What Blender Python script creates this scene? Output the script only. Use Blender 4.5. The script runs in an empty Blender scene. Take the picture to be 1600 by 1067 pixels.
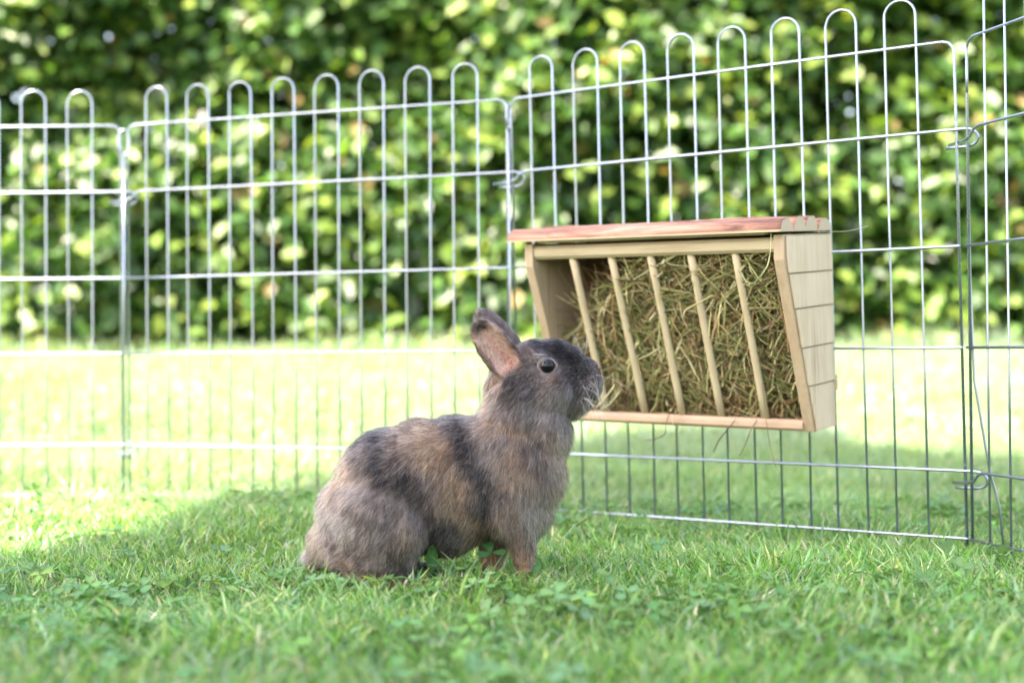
import bpy, bmesh, math, random
import numpy as np
from mathutils import Vector, Matrix, noise
from mathutils.bvhtree import BVHTree
random.seed(7)
RNG = np.random.default_rng(11)
S = bpy.context.scene
C = S.collection
R = math.radians

# ------------------------------------------------------------------ camera
CAMZ = 0.225
cam_d = bpy.data.cameras.new('camera'); cam = bpy.data.objects.new('camera', cam_d); C.objects.link(cam)
cam.location = (0, 0, CAMZ); cam.rotation_euler = (R(90 + 0.374), R(.4), 0)
cam_d.sensor_width = 36; cam_d.lens = 50
cam_d.clip_start = 0.02; cam_d.clip_end = 600
cam_d.dof.use_dof = True; cam_d.dof.focus_distance = 1.37; cam_d.dof.aperture_fstop = 3.2
cam_d.dof.aperture_blades = 9
S.camera = cam

# ------------------------------------------------------------------ light
SUN_TO = Vector((-0.50, -0.36, 0.79)).normalized()     # direction towards the sun
w = bpy.data.worlds.new('World'); S.world = w; w.use_nodes = True
nt = w.node_tree; bg = nt.nodes['Background']
sky = nt.nodes.new('ShaderNodeTexSky'); sky.sky_type = 'NISHITA'; sky.sun_disc = False
sky.sun_elevation = math.asin(SUN_TO.z); sky.sun_rotation = math.atan2(SUN_TO.x, SUN_TO.y)
sky.air_density = 1.3; sky.dust_density = 3.0; sky.ozone_density = 1.0
nt.links.new(sky.outputs[0], bg.inputs[0]); bg.inputs[1].default_value = 0.15
sd = bpy.data.lights.new('sun', 'SUN'); sd.energy = 5.0; sd.angle = R(0.53); sd.color = (1, 0.95, 0.86)
so = bpy.data.objects.new('sun', sd); C.objects.link(so)
so.rotation_euler = SUN_TO.to_track_quat('Z', 'Y').to_euler(); so.location = (-5, -2, 8)
S.view_settings.view_transform = 'Standard'; S.view_settings.look = 'None'
S.view_settings.exposure = 2.7; S.view_settings.use_white_balance = True; S.view_settings.white_balance_temperature = 7100; S.view_settings.white_balance_tint = 17; S.view_settings.gamma = 1; S.view_settings.use_curve_mapping = False
S.cycles.max_bounces = 7; S.cycles.transparent_max_bounces = 8
S.cycles.diffuse_bounces = 3; S.cycles.glossy_bounces = 3; S.cycles.transmission_bounces = 4

# ------------------------------------------------------------------ helpers
def tag(o, label=None, cat=None, group=None, kind=None):
    if label: o['label'] = label
    if cat: o['category'] = cat
    if group: o['group'] = group
    if kind: o['kind'] = kind
    return o

def empty(name, loc=(0, 0, 0)):
    o = bpy.data.objects.new(name, None); C.objects.link(o); o.location = loc; o.empty_display_size = .05
    return o

def link(name, me, mat=None, parent=None, M=None):
    o = bpy.data.objects.new(name, me); C.objects.link(o)
    if mat is not None and len(me.materials) == 0: me.materials.append(mat)
    if parent is not None: o.parent = parent
    if M is not None: o.matrix_basis = M
    return o

def mesh_np(name, V, F, col=None, smooth=True, colname='Col'):
    """V (n,3), F (m,k) int, all faces with k corners"""
    me = bpy.data.meshes.new(name)
    V = np.asarray(V, np.float32); F = np.asarray(F, np.int32)
    m, k = F.shape
    me.vertices.add(len(V)); me.vertices.foreach_set('co', V.ravel())
    me.loops.add(m * k); me.loops.foreach_set('vertex_index', F.ravel())
    me.polygons.add(m); me.polygons.foreach_set('loop_start', np.arange(m, dtype=np.int32) * k)
    me.polygons.foreach_set('loop_total', np.full(m, k, np.int32))
    me.polygons.foreach_set('use_smooth', np.full(m, smooth))
    me.update(calc_edges=True)
    if col is not None:
        a = me.color_attributes.new(colname, 'FLOAT_COLOR', 'POINT')
        c = np.ones((len(V), 4), np.float32); c[:, :3] = col
        a.data.foreach_set('color', c.ravel())
    return me

def mesh_py(name, V, F, smooth=False):
    me = bpy.data.meshes.new(name); me.from_pydata([tuple(v) for v in V], [], F)
    me.polygons.foreach_set('use_smooth', [smooth] * len(me.polygons)); me.update()
    return me

class MB:
    def __init__(s): s.V = []; s.F = []
    def add(s, V, F):
        n = len(s.V); s.V += [Vector(v) for v in V]; s.F += [[i + n for i in f] for f in F]
    def tube(s, pts, r, n=8, cap=True, closed=False):
        pts = [Vector(p) for p in pts]; rs = r if isinstance(r, (list, tuple)) else [r] * len(pts)
        k = len(pts); base = len(s.V)
        t0 = (pts[1] - pts[0]).normalized()
        up = Vector((0, 0, 1)) if abs(t0.z) < .9 else Vector((1, 0, 0))
        x = t0.cross(up).normalized()
        for i, p in enumerate(pts):
            if closed: t = (pts[(i + 1) % k] - pts[i - 1])
            elif i == 0: t = pts[1] - pts[0]
            elif i == k - 1: t = pts[-1] - pts[-2]
            else: t = (pts[i + 1] - pts[i]).normalized() + (pts[i] - pts[i - 1]).normalized()
            t.normalize(); x = (x - t * x.dot(t)).normalized(); y = t.cross(x)
            for j in range(n):
                a = 2 * math.pi * j / n
                s.V.append(p + (x * math.cos(a) + y * math.sin(a)) * rs[i])
        for i in range(k - (0 if closed else 1)):
            for j in range(n):
                a = base + i * n + j; b = base + i * n + (j + 1) % n
                i2 = (i + 1) % k
                s.F.append([a, b, base + i2 * n + (j + 1) % n, base + i2 * n + j])
        if cap and not closed:
            s.F.append([base + j for j in range(n)][::-1]); s.F.append([base + (k - 1) * n + j for j in range(n)])
        return s
    def prism(s, poly, a, b, axis='x'):
        """poly = list of 2D points, extruded from a to b along axis"""
        n = len(poly); base = len(s.V)
        for v in (a, b):
            for p in poly:
                s.V.append(Vector({'x': (v, p[0], p[1]), 'y': (p[0], v, p[1]), 'z': (p[0], p[1], v)}[axis]))
        s.F.append([base + i for i in range(n)]); s.F.append([base + n + i for i in range(n)][::-1])
        for i in range(n):
            j = (i + 1) % n
            s.F.append([base + i, base + n + i, base + n + j, base + j])
        return s
    def build(s, name, mat, parent=None, smooth=False, bevel=0, M=None):
        me = bpy.data.meshes.new(name)
        me.from_pydata([tuple(v) for v in s.V], [], s.F)
        bm = bmesh.new(); bm.from_mesh(me); bmesh.ops.recalc_face_normals(bm, faces=bm.faces)
        if bevel: bmesh.ops.bevel(bm, geom=list(bm.edges), offset=bevel, segments=2, affect='EDGES', profile=.6, clamp_overlap=True)
        bm.to_mesh(me); bm.free()
        me.polygons.foreach_set('use_smooth', [smooth] * len(me.polygons)); me.update()
        return link(name, me, mat, parent, M)

def new_mat(name):
    m = bpy.data.materials.new(name); m.use_nodes = True
    return m, m.node_tree, m.node_tree.nodes['Principled BSDF']
def N(nt, typ, **kw):
    n = nt.nodes.new(typ)
    for k, v in kw.items():
        if k in n.inputs: n.inputs[k].default_value = v
        else: setattr(n, k, v)
    return n
def ramp(nt, fac, stops):
    r = nt.nodes.new('ShaderNodeValToRGB'); e = r.color_ramp.elements
    while len(e) < len(stops): e.new(.5)
    for i, (p, c) in enumerate(stops):
        e[i].position = p; e[i].color = (*c, 1)
    nt.links.new(fac, r.inputs[0]); return r.outputs[0]
def mix(nt, f, a, b, typ='MIX'):
    m = nt.nodes.new('ShaderNodeMix'); m.data_type = 'RGBA'; m.blend_type = typ
    for sock, v in ((m.inputs[0], f), (m.inputs[6], a), (m.inputs[7], b)):
        if isinstance(v, bpy.types.NodeSocket): nt.links.new(v, sock)
        elif isinstance(v, (int, float)): sock.default_value = v
        else: sock.default_value = (*v, 1)
    return m.outputs[2]

# ------------------------------------------------------------------ materials
def leafy(name, rough=.45, trans=.35, spec=.5, tint=(1, 1, .55), gain=1.0, bumpy=False):
    """plant matter: colour from the mesh's Col attribute, some light passing through"""
    m, t, p = new_mat(name)
    a = N(t, 'ShaderNodeAttribute', attribute_name='Col')
    no = N(t, 'ShaderNodeTexNoise', Scale=400.0 if not bumpy else 60.0, Detail=2.0)
    col = mix(t, .35, a.outputs['Color'], ramp(t, no.outputs['Fac'], [(.3, (.6, .6, .6)), (.7, (1, 1, 1))]), 'MULTIPLY')
    t.links.new(col, p.inputs['Base Color'])
    p.inputs['Roughness'].default_value = rough; p.inputs['Specular IOR Level'].default_value = spec
    tr = N(t, 'ShaderNodeBsdfTranslucent')
    tc = mix(t, 1.0, col, tuple(min(1, x * 1.0) for x in tint), 'MULTIPLY')
    tg = mix(t, 1.0, tc, (1.7 * gain, 1.7 * gain, 1.7 * gain), 'MULTIPLY')
    t.links.new(tg, tr.inputs[0])
    ms = N(t, 'ShaderNodeMixShader'); ms.inputs[0].default_value = trans
    t.links.new(p.outputs[0], ms.inputs[1]); t.links.new(tr.outputs[0], ms.inputs[2])
    t.links.new(ms.outputs[0], t.nodes['Material Output'].inputs[0])
    return m

def attr_mat(name, rough=.7, spec=.3):
    m, t, p = new_mat(name)
    a = N(t, 'ShaderNodeAttribute', attribute_name='Col')
    t.links.new(a.outputs['Color'], p.inputs['Base Color'])
    p.inputs['Roughness'].default_value = rough; p.inputs['Specular IOR Level'].default_value = spec
    return m

def wood(name, c1, c2, c3, axis='x', scale=1.0, rough=.62, knots=True):
    """grain stretched along the local axis"""
    m, t, p = new_mat(name)
    tc = N(t, 'ShaderNodeTexCoord'); mp = N(t, 'ShaderNodeMapping')
    st = {'x': (6, 130, 130), 'y': (130, 6, 130), 'z': (130, 130, 6)}[axis]
    mp.inputs['Scale'].default_value = [v * scale for v in st]
    t.links.new(tc.outputs['Object'], mp.inputs[0])
    n1 = N(t, 'ShaderNodeTexNoise', Scale=1.0, Detail=5.0, Roughness=.6, Distortion=.4); t.links.new(mp.outputs[0], n1.inputs[0])
    n2 = N(t, 'ShaderNodeTexNoise', Scale=5.0, Detail=3.0, Roughness=.7); t.links.new(mp.outputs[0], n2.inputs[0])
    n3 = N(t, 'ShaderNodeTexNoise', Scale=22.0, Detail=2.0); t.links.new(tc.outputs['Object'], n3.inputs[0])
    col = ramp(t, n1.outputs['Fac'], [(.3, c2), (.5, c1), (.62, c1), (.75, c3)])
    col = mix(t, .35, col, ramp(t, n2.outputs['Fac'], [(.35, (.72, .66, .58)), (.6, (1, 1, 1))]), 'MULTIPLY')
    col = mix(t, .5, col, ramp(t, n3.outputs['Fac'], [(.35, (.84, .8, .74)), (.65, (1.0, 1, 1))]), 'MULTIPLY')
    vo = N(t, 'ShaderNodeTexVoronoi', Scale=13.0); t.links.new(tc.outputs['Object'], vo.inputs[0])
    col = mix(t, 1.0, col, ramp(t, vo.outputs['Distance'], [(.0, (.30, .17, .10)), (.05, (.42, .28, .18)), (.085, (.88, .80, .70)), (.13, (1, 1, 1))]), 'MULTIPLY')     # small knots
    t.links.new(col, p.inputs['Base Color'])
    p.inputs['Roughness'].default_value = rough; p.inputs['Specular IOR Level'].default_value = .3
    b = N(t, 'ShaderNodeBump', Strength=.35, Distance=.0006); t.links.new(n2.outputs['Fac'], b.inputs['Height'])
    t.links.new(b.outputs[0], p.inputs['Normal'])
    return m

M_grass = leafy('grass_blade_surface', rough=.36, trans=.42, spec=.7, tint=(1, 1, .45))
M_clover = leafy('clover_leaf_surface', rough=.6, trans=.25, spec=.35, tint=(1, 1, .5))
M_hedge = leafy('beech_leaf_surface', rough=.44, trans=.36, spec=.5, tint=(1, 1, .5), gain=1.0)
M_crown = leafy('tree_leaf_surface', rough=.4, trans=.2, spec=.4)
M_hay = leafy('dry_hay_surface', rough=.55, trans=.12, spec=.35, tint=(1, .9, .6))
M_wood_x = wood('pale_pine_along', (0.432, 0.360, 0.238), (0.374, 0.295, 0.187), (0.317, 0.223, 0.137), 'x')
M_wood_z = wood('pale_pine_upright', (.60, .475, .33), (.52, .40, .265), (.43, .30, .19), 'z', .7)
M_wood_in = wood('warm_pine_board', (0.403, 0.310, 0.209), (0.346, 0.252, 0.166), (0.274, 0.180, 0.115), 'z', .6)
M_wood_pink = wood('rosy_pine_rail', (0.446, 0.324, 0.230), (0.374, 0.259, 0.187), (0.302, 0.187, 0.130), 'x')
M_dowel = wood('round_dowel_pine', (.50, .42, .28), (.43, .35, .23), (.36, .27, .16), 'z', .8)
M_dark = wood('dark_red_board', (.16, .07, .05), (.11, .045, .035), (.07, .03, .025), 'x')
def bark():
    m, t, p = new_mat('peeled_red_bark')
    tc = N(t, 'ShaderNodeTexCoord'); mp = N(t, 'ShaderNodeMapping'); mp.inputs['Scale'].default_value = (9, 90, 90)
    t.links.new(tc.outputs['Object'], mp.inputs[0])
    n1 = N(t, 'ShaderNodeTexNoise', Scale=1.0, Detail=6.0, Roughness=.65, Distortion=.8); t.links.new(mp.outputs[0], n1.inputs[0])
    n2 = N(t, 'ShaderNodeTexNoise', Scale=3.0, Detail=4.0); t.links.new(mp.outputs[0], n2.inputs[0])
    col = ramp(t, n1.outputs['Fac'], [(.30, (.045, .018, .012)), (.42, (.17, .07, .042)), (.56, (.31, .155, .10)), (.74, (.45, .32, .23))])
    t.links.new(col, p.inputs['Base Color']); p.inputs['Roughness'].default_value = .7
    b = N(t, 'ShaderNodeBump', Strength=.9, Distance=.0015); t.links.new(n2.outputs['Fac'], b.inputs['Height'])
    t.links.new(b.outputs[0], p.inputs['Normal']); return m
M_bark = bark()
def endgrain():
    m, t, p = new_mat('end_grain_rings')
    tc = N(t, 'ShaderNodeTexCoord')
    wv = N(t, 'ShaderNodeTexWave', Scale=130.0, Distortion=2.0); wv.wave_type = 'RINGS'; wv.rings_direction = 'X'
    wv.inputs['Detail Scale'].default_value = 40
    t.links.new(tc.outputs['Object'], wv.inputs[0])
    t.links.new(ramp(t, wv.outputs['Fac'], [(.2, (.34, .24, .15)), (.6, (.52, .42, .29))]), p.inputs['Base Color'])
    p.inputs['Roughness'].default_value = .75; return m
M_end = endgrain()
def galv():
    m, t, p = new_mat('galvanised_wire')
    n = N(t, 'ShaderNodeTexNoise', Scale=140.0, Detail=3.0)
    t.links.new(ramp(t, n.outputs['Fac'], [(.3, (.24, .275, .345)), (.7, (.40, .445, .54))]), p.inputs['Base Color'])
    t.links.new(ramp(t, n.outputs['Fac'], [(.3, (.36,) * 3), (.7, (.24,) * 3)]), p.inputs['Roughness'])
    p.inputs['Metallic'].default_value = .9; return m
M_wire = galv()
def soil():
    m, t, p = new_mat('lawn_soil_and_thatch')
    tc = N(t, 'ShaderNodeTexCoord')
    n = N(t, 'ShaderNodeTexNoise', Scale=40.0, Detail=8.0, Roughness=.7); t.links.new(tc.outputs['Object'], n.inputs[0])
    n2 = N(t, 'ShaderNodeTexNoise', Scale=2.0, Detail=4.0); t.links.new(tc.outputs['Object'], n2.inputs[0])
    c = ramp(t, n.outputs['Fac'], [(.3, (.03, .045, .012)), (.55, (.06, .11, .022)), (.75, (.10, .13, .04))])
    c = mix(t, .4, c, ramp(t, n2.outputs['Fac'], [(.35, (.6, .7, .5)), (.65, (1, 1, 1))]), 'MULTIPLY')
    t.links.new(c, p.inputs['Base Color']); p.inputs['Roughness'].default_value = .95
    b = N(t, 'ShaderNodeBump', Strength=.8, Distance=.01); t.links.new(n.outputs['Fac'], b.inputs['Height'])
    t.links.new(b.outputs[0], p.inputs['Normal']); return m
M_soil = soil()
def bark_tree():
    m, t, p = new_mat('rough_brown_bark')
    n = N(t, 'ShaderNodeTexNoise', Scale=20.0, Detail=6.0)
    t.links.new(ramp(t, n.outputs['Fac'], [(.3, (.05, .035, .025)), (.7, (.16, .12, .09))]), p.inputs['Base Color'])
    p.inputs['Roughness'].default_value = .9; return m
M_trunk = bark_tree()

# ------------------------------------------------------------------ ground
def gz(x, y):
    """lawn height: level in the pen, rising gently to the hedge"""
    y = np.asarray(y, float); x = np.asarray(x, float)
    t = np.clip((y - 2.0) / 2.7, 0, 1)
    rise = .018 / (1 + np.exp((x - .10) / .06)) * np.clip((y - 1.55) / .25, 0, 1) * np.clip((2.7 - y) / .5, 0, 1)      # the turf swells up along the left panels
    return rise + 0.205 * (t * t * (3 - 2 * t)) ** .8 + 0.004 * np.sin(x * 7 + 1) * np.sin(y * 6) * np.clip(y, 0, 1)
xs = np.concatenate([[-250, -60, -20, -8], np.linspace(-4, 4, 65), [8, 20, 60, 250]])
ys = np.concatenate([[-250, -60, -20, -6, -2], np.linspace(-.5, 6, 60), [8, 15, 40, 120, 350]])
gx, gy = np.meshgrid(xs, ys); V = np.stack([gx, gy, gz(gx, gy)], -1).reshape(-1, 3)
nx = len(xs); F = [[j * nx + i, j * nx + i + 1, (j + 1) * nx + i + 1, (j + 1) * nx + i] for j in range(len(ys) - 1) for i in range(nx - 1)]
tag(link('ground', mesh_np('ground', V, F), M_soil), 'green lawn ground under the grass', kind='structure')

# smooth value noise for numpy arrays
def vnoise(x, y, s, seed=0):
    x = np.asarray(x) * s + seed * 17.3; y = np.asarray(y) * s + seed * 9.1
    xi = np.floor(x).astype(int); yi = np.floor(y).astype(int); fx = x - xi; fy = y - yi
    fx = fx * fx * (3 - 2 * fx); fy = fy * fy * (3 - 2 * fy)
    def h(a, b):
        n = (a * 374761393 + b * 668265263 + seed * 1013) & 0x7fffffff
        n = ((n ^ (n >> 13)) * 1274126177) & 0x7fffffff
        return ((n ^ (n >> 16)) & 0xffff) / 65535.0
    return (h(xi, yi) * (1 - fx) + h(xi + 1, yi) * fx) * (1 - fy) + (h(xi, yi + 1) * (1 - fx) + h(xi + 1, yi + 1) * fx) * fy

# ================================================================== PLAYPEN
PX = 2222.0
J2 = Vector((-.547, 2.01)); J3 = Vector((0.0, 1.82)); J4 = Vector((.4745, 1.485)); J5 = Vector((.640, .93)); J1 = Vector((-1.127, 2.02))
RAILS = [.547, .453, .331, .225, .0965, .026]
LOOPTOP = .597
def panel(A, B, shear, label, first_is_hook=True):
    d2 = (B - A).normalized(); L = (B - A).length; d = Vector((d2.x, d2.y, 0)); nrm = Vector((d2.y, -d2.x, 0))   # nrm: towards the pen
    t = empty('playpen_panel', (A.x, A.y, 0))
    tag(t, label, 'wire fence panel', 'wire playpen panels linked in a run')
    def P(u, z, o=0): return d * (u + shear * (.225 - z)) + nrm * o + Vector((0, 0, z))
    r = .00138; g = L / .581
    # frame: side posts and rounded top rail in one bent wire
    m = MB(); c = .012; z0 = .006; zt = RAILS[0]; a = .0065 * g; b = (.5763) * g
    pts = [P(a, z0), P(a, zt - c)] + [P(a + c * (1 - math.cos(q)), zt - c * (1 - math.sin(q))) for q in (R(30), R(60))] + [P(a + c, zt), P((a + b) / 2, zt), P(b - c, zt)]
    pts += [P(b - c * (1 - math.cos(q)), zt - c * (1 - math.sin(q))) for q in (R(60), R(30))] + [P(b, zt - c), P(b, z0)]
    m.tube(pts, r * 1.15, 10).build('frame', M_wire, t, True)
    for k in range(8):
        u0 = (.0367 + .0664 * k) * g; u1 = u0 + .0345 * g; rr = (u1 - u0) / 2
        jit = random.uniform(-.0012, .0012); top = LOOPTOP + random.uniform(-.001, .001)
        pts = [P(u0, .004), P(u0 + jit * .4, .2), P(u0 + jit, top - rr)]
        pts += [P(u0 + rr - rr * math.cos(q), top - rr + rr * math.sin(q)) for q in [R(18 * i) for i in range(1, 10)]]
        pts += [P(u1, top - rr), P(u1 + jit, .2), P(u1, .004)]
        MB().tube(pts, r * .93, 8).build('loop_wire', M_wire, t, True)
    for i, z in enumerate(RAILS[1:]):
        hook = i in (0, 3); o = r * 2.0
        if hook:
            pts = [P(-.022, z - .0135, o), P(.002, z - .0125, o), P(.014, z - .0095, o), P(.022, z - .002, o), P(.030, z, o)]
            pts += [P(b * k / 6, z, o) for k in range(1, 7)]
            pts += [P(L + .006, z, o * 1.2)] + [P(L + .006 + .0125 * math.sin(q), z - .009 * (1 - math.cos(q)), o * (1.2 - q * .5)) for q in [R(22 * k) for k in range(1, 9)]]
            pts += [P(L - .002, z - .018, -o * .6), P(L - .016, z - .018, -o * .8)]
        else:
            pts = [P(a - .002, z, o)] + [P(a + (b - a) * k / 6, z, o) for k in range(1, 7)] + [P(b + .002, z, o)]
        MB().tube(pts, r * 1.12, 10).build('rail', M_wire, t, True)
    return t
panel(J1, J2, 0.0, 'leftmost wire playpen panel, its left part cut off by the picture edge')
panel(J2, J3, .0, 'wire playpen panel behind the rabbit, between the left panel and the rack panel')
panel(J3, J4, .018, 'wire playpen panel carrying the wooden hay rack')
panel(J4, J5, .006, 'rightmost wire playpen panel running towards the viewer beside the hay rack panel')

def rod(J, label, ring_ang, pts, rtop):
    o = empty('joining_rod', (J.x, J.y, 0)); tag(o, label, 'metal rod', 'rods joining the playpen panels')
    pts = [Vector(p) for p in pts]
    MB().tube(pts, .0014, 8).build('shaft', M_wire, o, True)
    c = pts[-1] + Vector((0, 0, rtop)); a = Vector((math.cos(ring_ang), math.sin(ring_ang), 0))
    MB().tube([c + a * (.0078 * math.cos(q)) + Vector((0, 0, rtop * math.sin(q))) for q in [2 * math.pi * k / 20 for k in range(20)]], .0014, 8, closed=True).build('ring', M_wire, o, True)
rod(J2, 'straight rod with an open ring top joining the two left playpen panels', 0.15, [(.0, -.004, -.03), (.0, -.004, .3), (.001, -.004, .505)], .018)
rod(J3, 'straight rod with narrow ring top at the fence corner left of the hay rack', 1.35, [(-.001, -.004, -.03), (-.002, -.004, .3), (-.003, -.004, .507)], .016)
rod(J4, 'rod with slanting foot joining the panels right of the hay rack', 1.25, [(.040, -.006, -.03), (.030, -.008, .06), (.020, -.008, .10), (.0065, -.005, .19), (.003, -.004, .3), (.002, -.003, .49)], .018)

# ================================================================== HAY RACK
dd = (J4 - J3).normalized(); U0 = .115
RM = Matrix(((dd.x, dd.y, 0, J3.x + dd.x * U0), (dd.y, -dd.x, 0, J3.y + dd.y * U0), (0, 0, 1, CAMZ - .0795), (0, 0, 0, 1)))   # local x along the fence, y out into the pen, z up (mirrored frame handled below)
# keep a right-handed frame: x along the fence, y = away from the pen; the rack reaches to -y
RM = Matrix(((dd.x, -dd.y, 0, J3.x + dd.x * U0), (dd.y, dd.x, 0, J3.y + dd.y * U0), (0, 0, 1, CAMZ - .0795), (0, 0, 0, 1))) @ Matrix.Translation((0, -.006, 0)) @ Matrix.Rotation(R(4.3), 4, 'X') @ Matrix.Rotation(R(1.0), 4, 'Y')
rack = empty('hay_rack'); rack.matrix_basis = RM
tag(rack, 'wooden hay rack with bark roof and round bars hanging on the wire fence', 'hay rack')
LX, HZ, DT, DB = .322, .2115, .1205, .0535
def rp(name, mb, mat, bevel=.0008, smooth=False, par=None): return mb.build(name, mat, par or rack, smooth, bevel)
prof = [(0, 0), (0, HZ), (-DT, HZ), (-DT, HZ - .026), (-DB, 0)]
for x0, x1 in ((0, .011), (LX - .012, LX - .0005)):
    sp = rp('side_panel', MB().prism(prof, x0, x1), M_wood_in)
    # overlapping shingles on the outer face
    out = 1 if x0 > .1 else -1; xf = x1 if out > 0 else x0
    def fr(z): return -DT if z > HZ - .026 else -(DB + (DT - DB) * z / (HZ - .026))
    nsh = 5; hs = [0, .0505, .092, .134, .171, HZ - .001]
    for k in range(nsh):
        za, zb = hs[k] + .0008, hs[k + 1] - .0008
        lean = .0010
        m = MB(); th = .0022
        quad = [(.0, za), (.0, zb), (fr(zb) + .0046, zb), (fr(za) + .0032 , za)]
        if k == nsh - 1: quad = [(0, za), (0, zb), (-DT + .0046, zb), (-DT + .0050, HZ - .026), (fr(za) + .0032, za)]
        V1 = []; 
        for y, z in quad: V1.append((xf + out * .0003, y, z))
        for y, z in quad:
            f = (zb - z) / (zb - za); V1.append((xf + out * (.0016 + lean * f), y, z))
        n = len(quad)
        Fq = [list(range(n)), list(range(n, 2 * n))[::-1]] + [[i, (i + 1) % n, n + (i + 1) % n, n + i] for i in range(n)]
        m.add(V1, Fq); rp('shingle', m, M_wood_z, .0004, par=sp)
# rails
def oct_rail(y, z, w, h, x0, x1):
    c = min(w, h) * .28
    return MB().prism([(y - w / 2 + c, z - h / 2), (y + w / 2 - c, z - h / 2), (y + w / 2, z - h / 2 + c), (y + w / 2, z + h / 2 - c), (y + w / 2 - c, z + h / 2), (y - w / 2 + c, z + h / 2), (y - w / 2, z + h / 2 - c), (y - w / 2, z - h / 2 + c)], x0, x1)
rp('top_rail', oct_rail(-.1120, .2010, .013, .0155, .0108, LX - .0118), M_wood_x, .0006)
rp('bottom_rail', oct_rail(-.0500, .0065, .018, .012, .0108, LX - .0118), M_wood_pink, .0006)
rp('floor_board', MB().prism([(-.045, .001), (-.001, .001), (-.001, .008), (-.045, .008)], .0112, LX - .0122), M_wood_pink)
rp('back_board', MB().prism([(-.006, .0085), (-.0005, .0085), (-.0005, .150), (-.006, .150)], .0112, LX - .0122), M_wood_pink)
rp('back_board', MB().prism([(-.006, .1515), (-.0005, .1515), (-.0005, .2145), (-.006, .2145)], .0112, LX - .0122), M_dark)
rp('back_rail', MB().prism([(.0002, .040), (.005, .040), (.005, .056), (.0002, .056)], .02, LX + .0032), M_wood_x)
for u in (.1735, .2245, .2745, .3240, .3765):
    x = u - U0; j = random.uniform(-.0015, .0015)
    p0 = Vector((x, -.1105, .197)); p1 = Vector((x + .0035 + j, -.0500, .009))
    q = (p0 - p1).to_track_quat('Z', 'Y').to_matrix().to_4x4()
    ln = (p0 - p1).length
    MB().tube([(0, 0, ln * k / 6) for k in range(7)], [.0044 + random.uniform(-.00015, .00015) for _ in range(7)], 14).build('bar', M_dowel, rack, True, M=Matrix.Translation(p1) @ q)
# roof: half-log slats with the bark on
def slat(y0, y1, hgt, x0, x1, z0, seed):
    n = 14; nxs = 46; V = []; F = []
    for i in range(nxs):
        x = x0 + (x1 - x0) * i / (nxs - 1)
        for j in range(n + 1):
            f = j / n; y = y0 + (y1 - y0) * f
            h = hgt * (1 - abs(2 * f - 1) ** 2.4) * .55 + hgt * .45 * min(1, 6 * min(f, 1 - f) + .35)
            nz = noise.noise(Vector((x * 14, y * 140, seed))) * .0022 + noise.noise(Vector((x * 60, y * 400, seed + 9))) * .0009
            edge = min(f, 1 - f); nz *= min(1, edge * 6)
            V.append((x, y, z0 + h + nz))
        V.append((x, y1, z0)); V.append((x, y0, z0))
    m = n + 3
    for i in range(nxs - 1):
        for j in range(m):
            F.append([i * m + j, i * m + (j + 1) % m, (i + 1) * m + (j + 1) % m, (i + 1) * m + j])
    F.append(list(range(m))[::-1]); F.append([(nxs - 1) * m + j for j in range(m)])
    me = mesh_py('roof_slat', V, F, True)
    me.materials.append(M_bark); me.materials.append(M_end); me.materials.append(M_wood_x)
    for p in me.polygons[-2:]: p.material_index = 1; p.use_smooth = False
    for i in range(nxs - 1):                       # sawn underside and front edge
        for j in (n, n + 1, n + 2): me.polygons[i * m + j].material_index = 2; me.polygons[i * m + j].use_smooth = False
    return link('roof_slat', me, None, rack)
RX0, RX1 = -.016, LX + .003
ys_ = [-.1325, -.1005, -.0700, -.0380, -.0035]
for k in range(4):
    slat(ys_[k], ys_[k + 1] - .0012, .0125 + (.001, .003, .0035, .0015)[k], RX0 + (0, .004, .002, .005)[k], RX1 - (.001, 0, .001, .0)[k], HZ + .0028, k * 5.1)
rp('roof_batten', MB().prism([(-.02, HZ + .0004), (-.012, HZ + .0004), (-.012, HZ + .0024), (-.02, HZ + .0024)], .02, LX - .02), M_wood_x, 0)
rp('roof_batten', MB().prism([(-.125, HZ + .0004), (-.116, HZ + .0004), (-.116, HZ + .0024), (-.125, HZ + .0024)], .02, LX - .02), M_wood_x, 0)

# ------------------------------------------------------------------ hay
def strands(n, seg, gen):
    """triangular curved straws; gen(k) -> points (seg+1,3), width, colour"""
    V = []; F = []; Cc = []
    for k in range(n):
        pts, wd, col = gen(k); b = len(V)
        pts = [Vector(p) for p in pts]
        for i, p in enumerate(pts):
            t = (pts[min(i + 1, seg)] - pts[max(i - 1, 0)]).normalized()
            x = t.cross(Vector((.3, .5, .8))).normalized(); y = t.cross(x)
            ww = wd * (1 if 0 < i < seg else .7)
            for a in (0.3, 2.4, 4.5): V.append(p + x * (math.cos(a) * ww) + y * (math.sin(a) * ww * .5)); Cc.append(col)
        for i in range(seg):
            for j in range(3):
                F.append((b + i * 3 + j, b + i * 3 + (j + 1) % 3, b + (i + 1) * 3 + (j + 1) % 3, b + (i + 1) * 3 + j))
    return V, F, Cc
HC = [((.22, .23, .09), 3.2), ((.33, .30, .14), 3), ((.46, .38, .20), 2.6), ((.58, .50, .31), 1.5), ((.24, .14, .065), 1.5), ((.13, .085, .045), 2.2), ((.17, .20, .075), 2.2), ((.34, .22, .10), .5)]
def hc():
    c = random.choices([h[0] for h in HC], [h[1] for h in HC])[0]; f = random.uniform(.65, 1.3)
    return tuple(v * f for v in c)
def front(z): return -(DB + (DT - DB) * min(1, max(0, z / (HZ - .026)))) + .013
def top_of(x):     # the hay heaps towards the right-hand end
    return .145 + .058 * min(1, max(0, (x - .07) / .10)) - (.03 if x < .05 else 0)
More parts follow.
